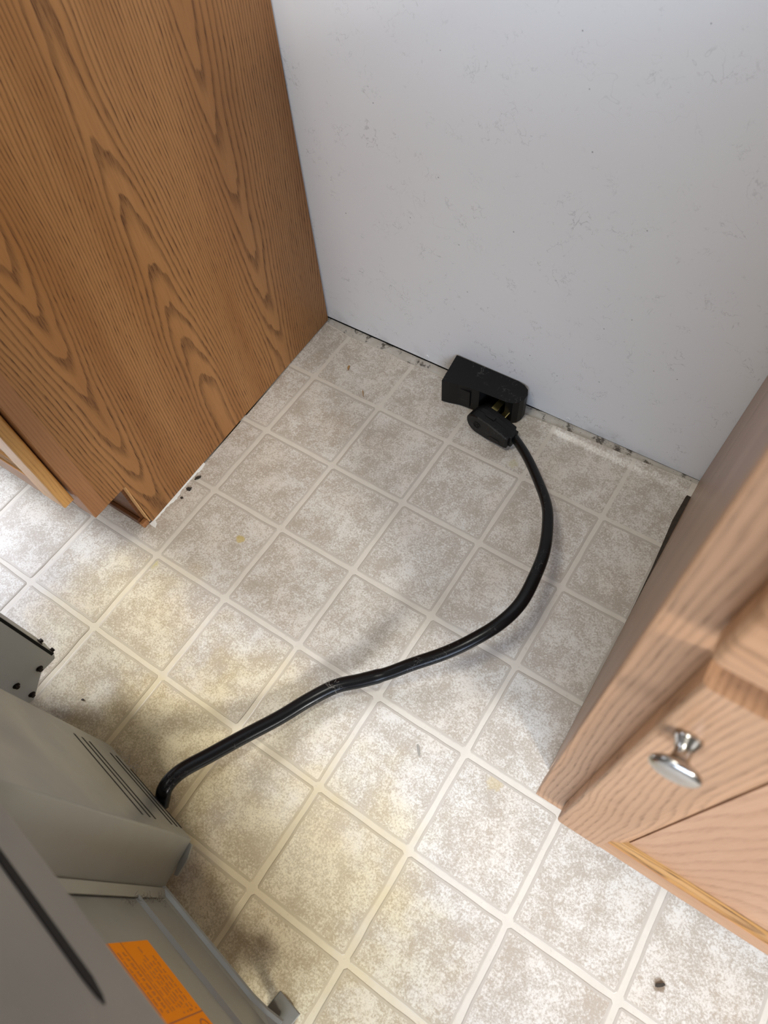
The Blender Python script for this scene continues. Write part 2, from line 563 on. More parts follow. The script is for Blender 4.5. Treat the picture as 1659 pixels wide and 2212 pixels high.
def inset_pts(pts, d):
    cx = sum(p[0] for p in pts) / len(pts)
    cy = sum(p[1] for p in pts) / len(pts)
    out = []
    n = len(pts)
    for i in range(n):
        a, b, c = pts[i - 1], pts[i], pts[(i + 1) % n]
        e1 = Vector((b[0] - a[0], b[1] - a[1]))
        e2 = Vector((c[0] - b[0], c[1] - b[1]))
        n1 = Vector((-e1.y, e1.x)); n2 = Vector((-e2.y, e2.x))
        nn = (n1.normalized() if n1.length > 1e-9 else Vector((0, 0))) + (n2.normalized() if n2.length > 1e-9 else Vector((0, 0)))
        if nn.length > 1e-6:
            nn.normalize()
        out.append((b[0] + nn.x * d, b[1] + nn.y * d))
    return out

def tile_mesh(pts, zfun=None, name='floor_tile'):
    """raised tile: grey border ring that slopes up out of the grout, mottled centre"""
    bm = bmesh.new()
    z = zfun or (lambda x, y: 0.0)
    r0 = pts
    r1 = inset_pts(pts, 0.0011)
    r2 = inset_pts(pts, 0.0042)
    V0 = [bm.verts.new((p[0], p[1], -0.0004 + z(*p))) for p in r0]
    V1 = [bm.verts.new((p[0], p[1], 0.0 + z(*p))) for p in r1]
    V2 = [bm.verts.new((p[0], p[1], 0.0002 + z(*p))) for p in r2]
    n = len(pts)
    for i in range(n):
        j = (i + 1) % n
        f = bm.faces.new((V0[i], V0[j], V1[j], V1[i])); f.material_index = 1
        f = bm.faces.new((V1[i], V1[j], V2[j], V2[i])); f.material_index = 1
    f = bm.faces.new(V2)
    bmesh.ops.triangulate(bm, faces=[f])
    me = bpy.data.meshes.new(name)
    bmesh.ops.recalc_face_normals(bm, faces=bm.faces)
    bm.to_mesh(me)
    bm.free()
    me.materials.append(TILE)
    me.materials.append(BORDER)
    return me

rng = random.Random(3)
tw, thh = TX - GROUT_W, TY - GROUT_W
variants = [tile_mesh(tile_outline(tw, thh, rng)) for _ in range(8)]

def strip_tile(i, j):
    """tile that meets the wall or a cabinet, cut to fit, following the curl of the sheet"""
    cx, cy = (i + 0.5) * TX, -(j + 0.5) * TY
    pts = [(p[0] + cx, p[1] + cy) for p in tile_outline(tw, thh, rng, 9)]
    if j == 0:
        pts = clip_poly(pts, lambda p: vinyl_edge(p[0]) - 0.0005 - p[1])
    if i == -1 and j < 4:
        pts = clip_poly(pts, lambda p: p[0] - (-0.0665 + 0.004 * 0 + min(0.013, max(0, -p[1]) * 0.023)) if p[1] > -0.575 else 1)
    if i == 4 and j < 4:
        def f(p):
            lim = 0.7115 + min(0.0085, max(0, (-p[1] - 0.10)) * 0.08)
            return lim - p[0] if p[1] > -0.575 else 1
        pts = clip_poly(pts, f)
    return pts

for j in range(0, 13):
    for i in range(-7, 10):
        cx, cy = (i + 0.5) * TX, -(j + 0.5) * TY
        if j < 4 and (i < -1 or i > 4) and not (j == 3):
            continue                        # under the cabinets
        special = (j == 0) or (i in (-1, 4) and j < 4)
        if j == 3 and (i < -1 or i > 4):
            pts = [(p[0] + cx, p[1] + cy) for p in tile_outline(tw, thh, rng, 7)]
            pts = clip_poly(pts, lambda p: -0.555 - p[1])
            if len(pts) < 3: continue
            o = link_mesh('floor_tile', tile_mesh(pts), None, floor)
            continue
        if special:
            pts = strip_tile(i, j)
            if len(pts) < 3: continue
            if j == 0:
                # finer tile that can follow the curl: cut into narrow bands along y
                bm = bmesh.new()
                f0 = bm.faces.new([bm.verts.new((p[0], p[1], 0)) for p in pts])
                for yc in (-0.048, -0.0455, -0.043, -0.0405, -0.038, -0.0355, -0.033, -0.0305, -0.028, -0.025):
                    bmesh.ops.bisect_plane(bm, geom=list(bm.verts) + list(bm.edges) + list(bm.faces), plane_co=(0, yc, 0), plane_no=(0, 1, 0))
                for k in range(1, 4):
                    xc = cx - tw / 2 + tw * k / 4
                    bmesh.ops.bisect_plane(bm, geom=list(bm.verts) + list(bm.edges) + list(bm.faces), plane_co=(xc, 0, 0), plane_no=(1, 0, 0))
                bnd = {v for e in bm.edges if e.is_boundary for v in e.verts}
                r = bmesh.ops.inset_region(bm, faces=list(bm.faces), thickness=0.0036, depth=0.0)
                for f in r['faces']:
                    f.material_index = 1
                for v in bm.verts:
                    base = -0.0002 if v in bnd else 0.0
                    v.co.z = base + lift(v.co.x, v.co.y)
                bmesh.ops.recalc_face_normals(bm, faces=bm.faces)
                if sum(f.normal.z for f in bm.faces) < 0:
                    bmesh.ops.reverse_faces(bm, faces=bm.faces)
                me = bpy.data.meshes.new('floor_tile')
                bm.to_mesh(me); bm.free()
                me.materials.append(TILE); me.materials.append(BORDER)
                for p in me.polygons: p.use_smooth = True
                link_mesh('floor_tile', me, None, floor)
            else:
                link_mesh('floor_tile', tile_mesh(pts), None, floor)
        else:
            o = link_mesh('floor_tile', variants[rng.randrange(len(variants))], None, floor)
            o.location = (cx, cy, 0)

# ================================================================== back wall
def wall_mesh():
    bm = bmesh.new()
    xa, xb = -1.07, 1.53
    ya, yb = wall_y(xa), wall_y(xb)
    z0, z1 = 0.0062, 2.35
    pts = [(xa, ya), (xb, yb), (xb, yb + 0.10), (xa, ya + 0.10)]
    prism(bm, pts, 2, z0, z1)
    return bm
wall = bm_obj('wall_back', wall_mesh(), WALL)
tag(wall, 'pale grey painted wall with fine dark scuffs and hair marks', None, None, 'structure')
# painted-over screw heads low on the wall
for sx, sz in ((0.1724, 0.0165), (0.4725, 0.0150)):
    bm = bmesh.new()
    lathe(bm, [(0.0, 0.0012), (0.0014, 0.0008), (0.0016, 0.0013), (0.0038, 0.0010), (0.0044, 0.0)], 20)
    o = bm_obj('screw_head', bm, WALL, wall, smooth=True)
    o.location = (sx, wall_y(sx), sz)
    o.rotation_euler = (math.radians(90), 0, 0)
# black strip filling the gap below the wall board
bm = bmesh.new()
prism(bm, [(-0.30, wall_y(-0.30) + 0.004), (0.90, wall_y(0.90) + 0.004), (0.90, wall_y(0.9) + 0.03), (-0.30, wall_y(-0.3) + 0.03)], 2, -0.003, 0.0063)
tag(bm_obj('trim_1', bm, GAP), 'black gap under the bottom edge of the wall', None, None, 'structure')
# dirty painted sub-floor strip between the sheet edge and the wall
bm = bmesh.new()
top = []
bot = []
for i in range(49):
    x = -0.075 + i * 0.8 / 48
    z = -0.0004 + 0.0004 * math.sin(i * 1.7) + (lift(x, -0.02) * 0.45)
    top.append((x, wall_y(x) + 0.001, z + 0.001))
    bot.append((x, vinyl_edge(x) - 0.002, z - 0.0016))
TV = [bm.verts.new(p) for p in top]
BV = [bm.verts.new(p) for p in bot]
TV2 = [bm.verts.new((p[0], p[1], -0.0034)) for p in top]
BV2 = [bm.verts.new((p[0], p[1], -0.0034)) for p in bot]
for i in range(48):
    bm.faces.new((BV[i], BV[i + 1], TV[i + 1], TV[i]))
    bm.faces.new((BV2[i], BV2[i + 1], BV[i + 1], BV[i]))
    bm.faces.new((TV[i], TV[i + 1], TV2[i + 1], TV2[i]))
tag(bm_obj('trim_2', bm, STRIP), 'dirty stained strip of subfloor between vinyl edge and wall', None, None, 'structure')

# grime between the cut sheet and the right cabinet
bm = bmesh.new()
gl = [(0.7190, -0.022), (0.7130, -0.045), (0.7116, -0.10), (0.7150, -0.15), (0.7178, -0.20), (0.7200, -0.27), (0.7212, -0.35)]
LV = [bm.verts.new((x, y, 0.0012)) for x, y in gl]
RV_ = [bm.verts.new((0.7300, y, 0.0012)) for x, y in gl]
LW = [bm.verts.new((x, y, -0.0004)) for x, y in gl]
for i in range(len(gl) - 1):
    bm.faces.new((LV[i], LV[i + 1], RV_[i + 1], RV_[i]))
    bm.faces.new((LW[i], LW[i + 1], LV[i + 1], LV[i]))
tag(bm_obj('trim_3', bm, GRIME), 'dark grimy gap between the vinyl edge and the right cabinet', None, None, 'structure')

# ================================================================== left cabinet
LX = -0.052
def lx(y):                         # side panel runs slightly out of square
    return -0.0515 - 0.0135 * max(0.0, 1 + y / 0.57)
lc = empty('base_cabinet', (-0.40, -0.30, 0.0))
tag(lc, 'oak base cabinet with wavy cathedral grain side left of the gap', 'cabinet')
off = Vector((-0.40, -0.30, 0.0))
def to_local(bm, parent_loc):
    bmesh.ops.translate(bm, verts=bm.verts, vec=-parent_loc)

H = 0.876
def side_panel_left():
    bm = bmesh.new()
    prof = [(-0.0165, 0.002), (-0.568, 0.002), (-0.5705, 0.1215), (-0.612, 0.1215), (-0.612, H), (-0.0135, H)]
    A = [bm.verts.new((lx(y), y, z)) for y, z in prof]
    B = [bm.verts.new((lx(y) - 0.012, y, z)) for y, z in prof]
    bm.faces.new(A); bm.faces.new(B[::-1])
    for i in range(len(prof)):
        j = (i + 1) % len(prof)
        bm.faces.new((A[i], A[j], B[j], B[i]))
    to_local(bm, off)
    return bm
sp = bm_obj('side_panel', side_panel_left(), OAK_SIDE, lc)

def wbox(name, b, mat, parent, loc, bev=0.0012, seg=2):
    bm = bmesh.new()
    add_box(bm, *b)
    bmesh.ops.recalc_face_normals(bm, faces=bm.faces)
    if bev: bevel_all(bm, bev, seg)
    to_local(bm, loc)
    return bm_obj(name, bm, mat, parent)

wbox('face_frame_stile', (LX - 0.040, LX + 0.0008, -0.6385, -0.6115, 0.1205, H), OAK_FRAME, lc, off)
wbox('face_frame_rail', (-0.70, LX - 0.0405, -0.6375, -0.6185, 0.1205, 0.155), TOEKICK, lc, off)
wbox('face_frame_rail', (-0.70, LX - 0.0405, -0.6375, -0.6185, H - 0.04, H), OAK_RAIL, lc, off)
wbox('face_frame_stile', (-0.74, -0.7005, -0.6385, -0.6115, 0.1205, H), OAK_FRAME, lc, off)
wbox('side_panel', (-0.74, -0.728, -0.611, -0.02, 0.002, H), DARKWOOD, lc, off, 0)
wbox('bottom_panel', (-0.727, LX - 0.027, -0.611, -0.03, 0.1225, 0.14), DARKWOOD, lc, off, 0)
wbox('top_panel', (-0.727, LX - 0.027, -0.611, -0.03, H - 0.02, H - 0.002), DARKWOOD, lc, off, 0)
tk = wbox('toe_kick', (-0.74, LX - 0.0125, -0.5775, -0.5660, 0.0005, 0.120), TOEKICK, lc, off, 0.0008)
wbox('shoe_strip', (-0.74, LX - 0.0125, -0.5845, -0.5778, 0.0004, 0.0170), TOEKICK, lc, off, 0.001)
# raw cut edge showing at the front of the notch and a splintered quarter-round end
wbox('raw_edge', (LX - 0.0115, LX - 0.0005, -0.5722, -0.5702, 0.006, 0.119), RAW_EDGE, lc, off, 0)
wbox('splintered_end', (LX - 0.0122, LX - 0.002, -0.5855, -0.5725, 0.0003, 0.012), OAK_FRAME, lc, off, 0.002)

def frame_door(parent, loc, x0, x1, z0, z1, yf, th, sw, mats, flip=False, wx=None):
    """five-piece door: two stiles, two rails with a sloped inner bead, recessed flat panel. yf = front plane (towards -y)."""
    m_st, m_ra, m_be, m_pa = mats
    door = bpy.data.objects.new('door', None)
    COL.objects.link(door)
    door.parent = parent
    yb = yf + th
    wf = wx or (lambda co: co)
    def fin(name, bm, mat):
        for v in bm.verts:
            v.co = wf(v.co.copy())
        to_local(bm, loc)
        return bm_obj(name, bm, mat, door)
    r = 0.004
    bm = bmesh.new(); add_box(bm, x0, x0 + sw, yf, yb, z0, z1); bmesh.ops.recalc_face_normals(bm, faces=bm.faces)
    es = [e for e in bm.edges if all(abs(v.co.y - yf) < 1e-6 for v in e.verts) and all(abs(v.co.x - (x0 + sw)) > 1e-6 for v in e.verts)]
    es += [e for e in bm.edges if all(abs(v.co.x - x0) < 1e-6 for v in e.verts) and all(abs(v.co.y - yb) > 1e-6 for v in e.verts)]
    bmesh.ops.bevel(bm, geom=list(set(es)), offset=r, segments=3, affect='EDGES', profile=0.5)
    fin('stile', bm, m_st)
    bm = bmesh.new(); add_box(bm, x1 - sw, x1, yf, yb, z0, z1); bmesh.ops.recalc_face_normals(bm, faces=bm.faces)
    es = [e for e in bm.edges if all(abs(v.co.x - x1) < 1e-6 for v in e.verts)]
    bmesh.ops.bevel(bm, geom=es, offset=r, segments=3, affect='EDGES', profile=0.5)
    fin('stile', bm, m_st)
    for a, b in ((z0, z0 + sw), (z1 - sw, z1)):
        bm = bmesh.new(); add_box(bm, x0 + sw + 0.0002, x1 - sw - 0.0002, yf + 0.0002, yb, a, b); bmesh.ops.recalc_face_normals(bm, faces=bm.faces)
        zz = a if a == z0 else b
        es = [e for e in bm.edges if all(abs(v.co.z - zz) < 1e-6 for v in e.verts) and all(abs(v.co.y - yf - 0.0002) < 1e-6 for v in e.verts)]
        bmesh.ops.bevel(bm, geom=es, offset=r, segments=3, affect='EDGES', profile=0.5)
        fin('rail', bm, m_ra)
    # bead: sloped quarter-round moulding around the opening
    bw, bd = 0.0160, 0.0095
    xi0, xi1, zi0, zi1 = x0 + sw, x1 - sw, z0 + sw, z1 - sw
    prof = [(0.0, 0.0008), (0.0025, 0.0030), (0.0055, 0.0034), (0.0110, 0.0058), (bw, bd), (bw, th - 0.001), (0.0, th - 0.001)]
    corners = [(xi0, zi0, 1, 1), (xi1, zi0, -1, 1), (xi1, zi1, -1, -1), (xi0, zi1, 1, -1)]
    for q in range(4):
        c0, c1 = corners[q], corners[(q + 1) % 4]
        bm = bmesh.new()
        A = [bm.verts.new((c0[0] + c0[2] * d, yf + h, c0[1] + c0[3] * d)) for d, h in prof]
        B = [bm.verts.new((c1[0] + c1[2] * d, yf + h, c1[1] + c1[3] * d)) for d, h in prof]
        for i in range(len(prof)):
            j = (i + 1) % len(prof)
            bm.faces.new((A[i], A[j], B[j], B[i]))
        bm.faces.new(A[::-1]); bm.faces.new(B)
        fin('bead', bm, m_be if q in (0, 2) else m_st)
    bm = bmesh.new(); add_box(bm, xi0 + bw + 0.0012, xi1 - bw - 0.0012, yf + bd - 0.0008, yb - 0.002, zi0 + bw + 0.0012, zi1 - bw - 0.0012)
    fin('panel', bm, m_pa)
    return door

frame_door(lc, off, -0.70, LX - 0.0100, 0.172, H - 0.17, -0.6605, 0.0190, 0.050, (OAK_EDGE, OAK_RAIL, OAK_BEAD, OAK_PANEL))
wbox('drawer_front', (-0.70, LX - 0.0100, -0.6605, -0.6415, H - 0.155, H - 0.02), OAK_RAIL, lc, off, 0.004, 3)

# white caulk and paint left on the floor edge of the side panel
bm = bmesh.new()
cr = random.Random(5)
pts = []
for i in range(40):
    t = i / 39
    y = -0.425 - 0.150 * t
    x = lx(y) + 0.001
    w = 0.0012 + 0.0055 * max(0.0, math.sin(t * 13 + 0.4)) * (0.3 + 0.8 * t) + (0.005 if t > 0.93 else 0) + cr.uniform(-0.0012, 0.0012)
    pts.append((x, y, max(0.0008, w)))
L = [bm.verts.new((p[0] - 0.0018, p[1], 0.0022)) for p in pts]
Mv = [bm.verts.new((p[0] + p[2] * 0.35, p[1], 0.0017)) for p in pts]
Rv = [bm.verts.new((p[0] + p[2], p[1], 0.00025)) for p in pts]
for i in range(39):
    bm.faces.new((L[i], L[i + 1], Mv[i + 1], Mv[i]))
    bm.faces.new((Mv[i], Mv[i + 1], Rv[i + 1], Rv[i]))
ck = bm_obj('caulk_bead', bm, CAULK, None, smooth=True)
tag(ck, 'cracked white caulk line along the foot of the left oak cabinet side', 'caulk')

# ================================================================== right cabinet
RX = 0.7205
rc = empty('base_cabinet', (1.02, -0.30, 0.0))
tag(rc, 'oak base cabinet at the right edge with a satin nickel knob on its door', 'cabinet')
roff = Vector((1.02, -0.30, 0.0))
def rw(co):
    """the cabinet leans a little: its front stile tips towards the gap"""
    t = min(1.0, max(0.0, -co.y / 0.63))
    k = 0.017 * (1 - 2 * t)
    s = max(0.0, 1 - max(0.0, co.x - 0.72) / 0.45)
    return Vector((co.x + co.z * k * s, co.y, co.z))
def rbox(name, b, mat, parent=None, bev=0.0012, seg=2, par_empty=None, cuts=0):
    bm = bmesh.new()
    add_box(bm, *b)
    bmesh.ops.recalc_face_normals(bm, faces=bm.faces)
    if bev: bevel_all(bm, bev, seg)
    if cuts:
        for i in range(1, cuts):
            z = b[4] + (b[5] - b[4]) * i / cuts
            bmesh.ops.bisect_plane(bm, geom=list(bm.verts) + list(bm.edges) + list(bm.faces), plane_co=(0, 0, z), plane_no=(0, 0, 1))
    for v in bm.verts: v.co = rw(v.co.copy())
    to_local(bm, roff)
    return bm_obj(name, bm, mat, parent or rc)

# side panel with toe notch
bm = bmesh.new()
ny = 14
def panel_strip():
    ys = [-0.0095 - (0.608 - 0.0095) * i / ny for i in range(ny + 1)]
    ys = sorted(set(ys + [-0.5695, -0.5705]), reverse=True)
    A = []; B = []
    for y in ys:
        zb = 0.0015 if y > -0.570 else 0.1215
        A.append((bm.verts.new(rw(Vector((RX, y, zb)))), bm.verts.new(rw(Vector((RX, y, H))))))
        B.append((bm.verts.new(rw(Vector((RX + 0.012, y, zb)))), bm.verts.new(rw(Vector((RX + 0.012, y, H))))))
    for i in range(len(ys) - 1):
        bm.faces.new((A[i][0], A[i + 1][0], A[i + 1][1], A[i][1]))
        bm.faces.new((B[i][1], B[i + 1][1], B[i + 1][0], B[i][0]))
        bm.faces.new((A[i][0], B[i][0], B[i + 1][0], A[i + 1][0]))
        bm.faces.new((A[i][1], A[i + 1][1], B[i + 1][1], B[i][1]))
    bm.faces.new((A[0][0], A[0][1], B[0][1], B[0][0]))
    bm.faces.new((A[-1][0], B[-1][0], B[-1][1], A[-1][1]))
panel_strip()
to_local(bm, roff)
bm_obj('side_panel', bm, OAK_GLARE, rc)
FX = 0.7175                      # stile overhangs the side panel slightly
rbox('face_frame_stile', (FX, FX + 0.042, -0.6310, -0.6080, 0.1200, H), OAK_STILE)
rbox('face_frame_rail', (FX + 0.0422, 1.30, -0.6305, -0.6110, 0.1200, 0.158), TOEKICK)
rbox('face_frame_rail', (FX + 0.0422, 1.30, -0.6305, -0.6110, 0.692, 0.730), OAK_RAIL)
rbox('face_frame_rail', (FX + 0.0422, 1.30, -0.6305, -0.6110, H - 0.035, H), OAK_RAIL)
rbox('face_frame_stile', (1.3002, 1.342, -0.6310, -0.6080, 0.1200, H), OAK_STILE)
rbox('toe_kick', (RX + 0.013, 1.342, -0.578, -0.566, 0.0005, 0.118), TOEKICK)
rbox('side_panel', (1.330, 1.342, -0.6075, -0.02, 0.002, H), DARKWOOD, bev=0)
rbox('bottom_panel', (RX + 0.014, 1.329, -0.605, -0.03, 0.1225, 0.14), DARKWOOD, bev=0)
rbox('top_panel', (RX + 0.014, 1.329, -0.605, -0.03, H - 0.02, H - 0.002), DARKWOOD, bev=0)
DY, DT = -0.6515, 0.0195
rdoor = frame_door(rc, roff, 0.7500, 1.312, 0.163, 0.702, DY, DT, 0.052, (OAK_STILE, OAK_RAIL, OAK_BEAD, OAK_PANEL), wx=rw)
rbox('drawer_front', (0.7440, 1.318, DY - 0.0005, DY + DT, 0.728, 0.868), OAK_RAIL, bev=0.0055, seg=4)
# knob on the door
kb = bmesh.new()
lathe(kb, [(0.0, 0.0), (0.0088, 0.0), (0.0092, 0.0010), (0.0086, 0.0030), (0.0066, 0.0065), (0.0056, 0.0100), (0.0056, 0.0128), (0.0066, 0.0150),
           (0.0100, 0.0172), (0.0140, 0.0188), (0.0160, 0.0202), (0.0166, 0.0218), (0.0160, 0.0234), (0.0135, 0.0248), (0.0090, 0.0258), (0.0045, 0.0263), (0.0, 0.0265)], 48)
knob = bm_obj('knob', kb, NICKEL, rdoor, smooth=True)
knob.location = Vector((0.7570, DY, 0.627)) - roff
knob.rotation_euler = (math.radians(90), 0, 0)
knob.scale = (0.93, 0.93, 1.0)
knob['label'] = 'round satin nickel knob'

# ================================================================== receptacle box
ob = empty('outlet_box', (0.32, -0.04, 0.0))
tag(ob, 'black surface-mounted range outlet box on the floor against the wall', 'outlet')
oo = Vector((0.32, -0.04, 0.0))
fp = [(0.2395, -0.0125), (0.2470, -0.0795), (0.2620, -0.0765), (0.2800, -0.0712), (0.3000, -0.0685), (0.3190, -0.0672), (0.3700, -0.0640),
      (0.3830, -0.0600), (0.3920, -0.0525), (0.3965, -0.0420), (0.3965, -0.0300), (0.3915, -0.0195), (0.3810, -0.0130), (0.3680, -0.0105)]
bm = bmesh.new()
f0, f1, side = prism(bm, fp, 2, 0.0022, 0.0600)
bm.faces.ensure_lookup_table()
# opening in the front: the wide facet between x .308 and .370
op = side[5]
bmesh.ops.recalc_face_normals(bm, faces=bm.faces)
r = bmesh.ops.inset_individual(bm, faces=[op], thickness=0.0050, depth=0.0)
bmesh.ops.translate(bm, verts=op.verts, vec=(0.0, 0.034, 0.0))
for v in op.verts:
    pass
op.material_index = 1
for f in bm.faces:
    if f is not op and any(v in op.verts for v in f.verts):
        f.material_index = 1
es = [e for e in bm.edges if not any(f.material_index == 1 for f in e.link_faces) and math.degrees(e.calc_face_angle(0)) > 25]
bmesh.ops.bevel(bm, geom=es, offset=0.0022, segments=3, affect='EDGES', profile=0.5, clamp_overlap=True)
to_local(bm, oo)
me_o = bm_obj('housing', bm, BOXBLK, ob)
me_o.data.materials.append(CAVITY)
# moulded vertical seam and label block on the front
def obox(name, b, mat, bev=0.0003):
    bm = bmesh.new(); add_box(bm, *b); bmesh.ops.recalc_face_normals(bm, faces=bm.faces)
    if bev: bevel_all(bm, bev, 1)
    to_local(bm, oo)
    return bm_obj(name, bm, mat, ob)
obox('moulded_panel', (0.2815, 0.3025, -0.0716, -0.0660, 0.009, 0.050), BOXBLK, 0.0006)

# ================================================================== power cord with plug
pc = empty('power_cord', (0.41, -0.10, 0.0))
tag(pc, 'thick black range power cord with flat angled plug curving across the floor', 'cord')
po = Vector((0.41, -0.10, 0.0))
cp = [(0.4000, -0.0985, 0.0250), (0.4090, -0.1004, 0.026), (0.4484, -0.1297, 0.034), (0.4918, -0.1726, 0.046), (0.5267, -0.2136, 0.058), (0.5469, -0.251, 0.067),
      (0.5655, -0.3017, 0.078), (0.5741, -0.3508, 0.086), (0.5771, -0.4022, 0.091), (0.5672, -0.4447, 0.09), (0.5459, -0.4844, 0.082),
      (0.5195, -0.5196, 0.069), (0.484, -0.5559, 0.052), (0.4574, -0.584, 0.038), (0.4279, -0.6112, 0.027), (0.3987, -0.6372, 0.019),
      (0.3752, -0.6748, 0.015), (0.3542, -0.721, 0.018), (0.3298, -0.7706, 0.027), (0.3098, -0.817, 0.04), (0.2958, -0.8499, 0.051),
      (0.2913, -0.8696, 0.056), (0.2916, -0.8852, 0.056), (0.2944, -0.8965, 0.0485), (0.2965, -0.9050, 0.0430)]
path = catmull(cp, 6)
bm = bmesh.new()
NR = 28
rings = []
npth = len(path)
for i, p in enumerate(path):
    t = (path[min(i + 1, npth - 1)] - path[max(i - 1, 0)]).normalized()
    side_v = t.cross(Vector((0, 0, 1))).normalized()
    up = side_v.cross(t).normalized()
    s = i / (npth - 1)
    # flat three-wire cord: narrow side up at the plug, twisting wide side up along its run
    wr = 0.0072 + 0.0028 * min(1, s / 0.30)
    hr = 0.0095 - 0.0018 * min(1, s / 0.30)
    if s > 0.55:
        wr = 0.0110
        hr = 0.0090
    ring = []
    for j in range(NR):
        a = 2 * math.pi * j / NR
        ca, sa = math.cos(a), math.sin(a)
        # soft valleys between the conductors
        g = 1.0 - 0.055 * (math.exp(-((abs(ca) - 0.34) / 0.10) ** 2))
        ring.append(bm.verts.new(p + side_v * (wr * ca) + up * (hr * sa * g)))
    rings.append(ring)
for a, b in zip(rings, rings[1:]):
    for j in range(NR):
        k = (j + 1) % NR
        bm.faces.new((a[j], a[k], b[k], b[j]))
bm.faces.new(rings[0][::-1]); bm.faces.new(rings[-1])
to_local(bm, po)
bm_obj('cord', bm, CORDBLK, pc, smooth=True)

# plug: rounded flat body standing on edge, back to the camera
PA = math.radians(-9)
plug = empty('plug', (0, 0, 0))
plug.parent = pc
plug.location = Vector((0.362, -0.0985, 0.0)) - po
plug.rotation_euler = (math.radians(0), 0, PA)
outline = []
# local x along the plug, z up ; left end round, right end tapering towards the cord
for k in range(13):
    a = math.radians(90 + 180 * k / 12)
    outline.append((-0.0205 + 0.0235 * math.cos(a), 0.0255 + 0.0225 * math.sin(a)))
outline += [(0.006, 0.0040), (0.030, 0.0085), (0.0465, 0.0115), (0.0475, 0.0385), (0.030, 0.0425), (0.006, 0.0470)]
def plug_layer(sc, y):
    cx, cz = 0.0, 0.0255
    return [(cx + (x - cx) * sc, y, cz + (z - cz) * sc) for x, z in outline]
bm = bmesh.new()
layers = [plug_layer(0.93, -0.0165), plug_layer(1.0, -0.0140), plug_layer(1.0, -0.0010), plug_layer(0.97, 0.0005), plug_layer(0.97, 0.0085), plug_layer(0.90, 0.0185), plug_layer(0.84, 0.0195)]
VR = [[bm.verts.new(p) for p in l] for l in layers]
n = len(outline)
for a, b in zip(VR, VR[1:]):
    for i in range(n):
        j = (i + 1) % n
        bm.faces.new((a[i], a[j], b[j], b[i]))
bm.faces.new(VR[0]); bm.faces.new(VR[-1][::-1])
o = bm_obj('plug_body', bm, PLUGBLK, None)
o.parent = pc; o.location = plug.location; o.rotation_euler = plug.rotation_euler
def plug_part(name, bm, mat):
    q = bm_obj(name, bm, mat, pc)
    q.location = plug.location; q.rotation_euler = plug.rotation_euler
    return q
# grip window on the top of the plug
bm = bmesh.new(); add_box(bm, -0.012, 0.008, -0.0035, 0.0040, 0.0440, 0.0490); bmesh.ops.recalc_face_normals(bm, faces=bm.faces); bevel_all(bm, 0.0006, 2)
plug_part('grip_tab', bm, PLUGBLK)
# strain relief collar
bm = bmesh.new(); add_box(bm, 0.0385, 0.0520, -0.0085, 0.0130, 0.0120, 0.0385); bmesh.ops.recalc_face_normals(bm, faces=bm.faces); bevel_all(bm, 0.002, 2)
plug_part('strain_relief', bm, PLUGBLK)
# finger recess on the back face
bm = bmesh.new(); prism(bm, [(0.006, 0.013), (0.034, 0.0155), (0.030, 0.021), (0.012, 0.020)], 1, -0.0172, -0.0155); bmesh.ops.recalc_face_normals(bm, faces=bm.faces); bevel_all(bm, 0.0004, 1)
plug_part('finger_ridge', bm, PLUGBLK)
# embossed certification ring with letters
bm = bmesh.new()
def ring_xz(bm, cx, cz, r0, r1, y0, y1, seg=32):
    V = []
    for i in range(seg):
        a = 2 * math.pi * i / seg
        c, s = math.cos(a), math.sin(a)
        V.append([bm.verts.new((cx + r * c, y, cz + r * s)) for r, y in ((r0, y1), (r0, y0), (r1, y0), (r1, y1))])
    for i in range(seg):
        a, b = V[i], V[(i + 1) % seg]
        for k in range(4):
            l = (k + 1) % 4
            bm.faces.new((a[k], a[l], b[l], b[k]))
ring_xz(bm, -0.019, 0.0265, 0.0068, 0.0078, -0.0172, -0.0160)
plug_part('emboss_ring', bm, PLUGBLK)
def text_mesh(txt, size, depth):
    cu = bpy.data.curves.new('t', 'FONT')
    cu.body = txt; cu.size = size; cu.extrude = depth
    cu.align_x = 'CENTER'; cu.align_y = 'CENTER'
    to = bpy.data.objects.new('t', cu)
    COL.objects.link(to)
    dg = bpy.context.evaluated_depsgraph_get()
    me = bpy.data.meshes.new_from_object(to.evaluated_get(dg))
    bpy.data.objects.remove(to, do_unlink=True)
    me.materials.clear()
    return me
tm = text_mesh('UL', 0.0085, 0.0005)
q = link_mesh('emboss_letters', tm, PLUGBLK, pc)
q.matrix_local = Matrix.Translation(plug.location) @ Matrix.Rotation(PA, 4, 'Z') @ Matrix.Translation((-0.019, -0.0168, 0.0265)) @ Matrix.Rotation(math.radians(90), 4, 'X')
bpy.data.objects.remove(plug, do_unlink=True)
# brass blades between plug and box
def blade(x, z, w, h, tilt):
    bm = bmesh.new()
    add_box(bm, -w / 2, w / 2, 0.0, 0.034, -h / 2, h / 2)
    bmesh.ops.recalc_face_normals(bm, faces=bm.faces); bevel_all(bm, 0.0004, 1)
    b_ = bm_obj('blade', bm, BRASS, pc)
    b_.location = Vector((x, -0.082, z)) - po
    b_.rotation_euler = (0, math.radians(tilt), math.radians(-6))
blade(0.354, 0.0400, 0.0120, 0.0022, 20)
blade(0.372, 0.0300, 0.0120, 0.0022, -20)
blade(0.350, 0.0230, 0.0022, 0.0110, 0)

# ================================================================== range (back of it)
TH = math.radians(-9)
RO = Vector((0.373, -0.982, 0.0))
rg = empty('kitchen_range', RO, TH)
tag(rg, 'grey metal back of a kitchen range pulled out of its gap', 'range')
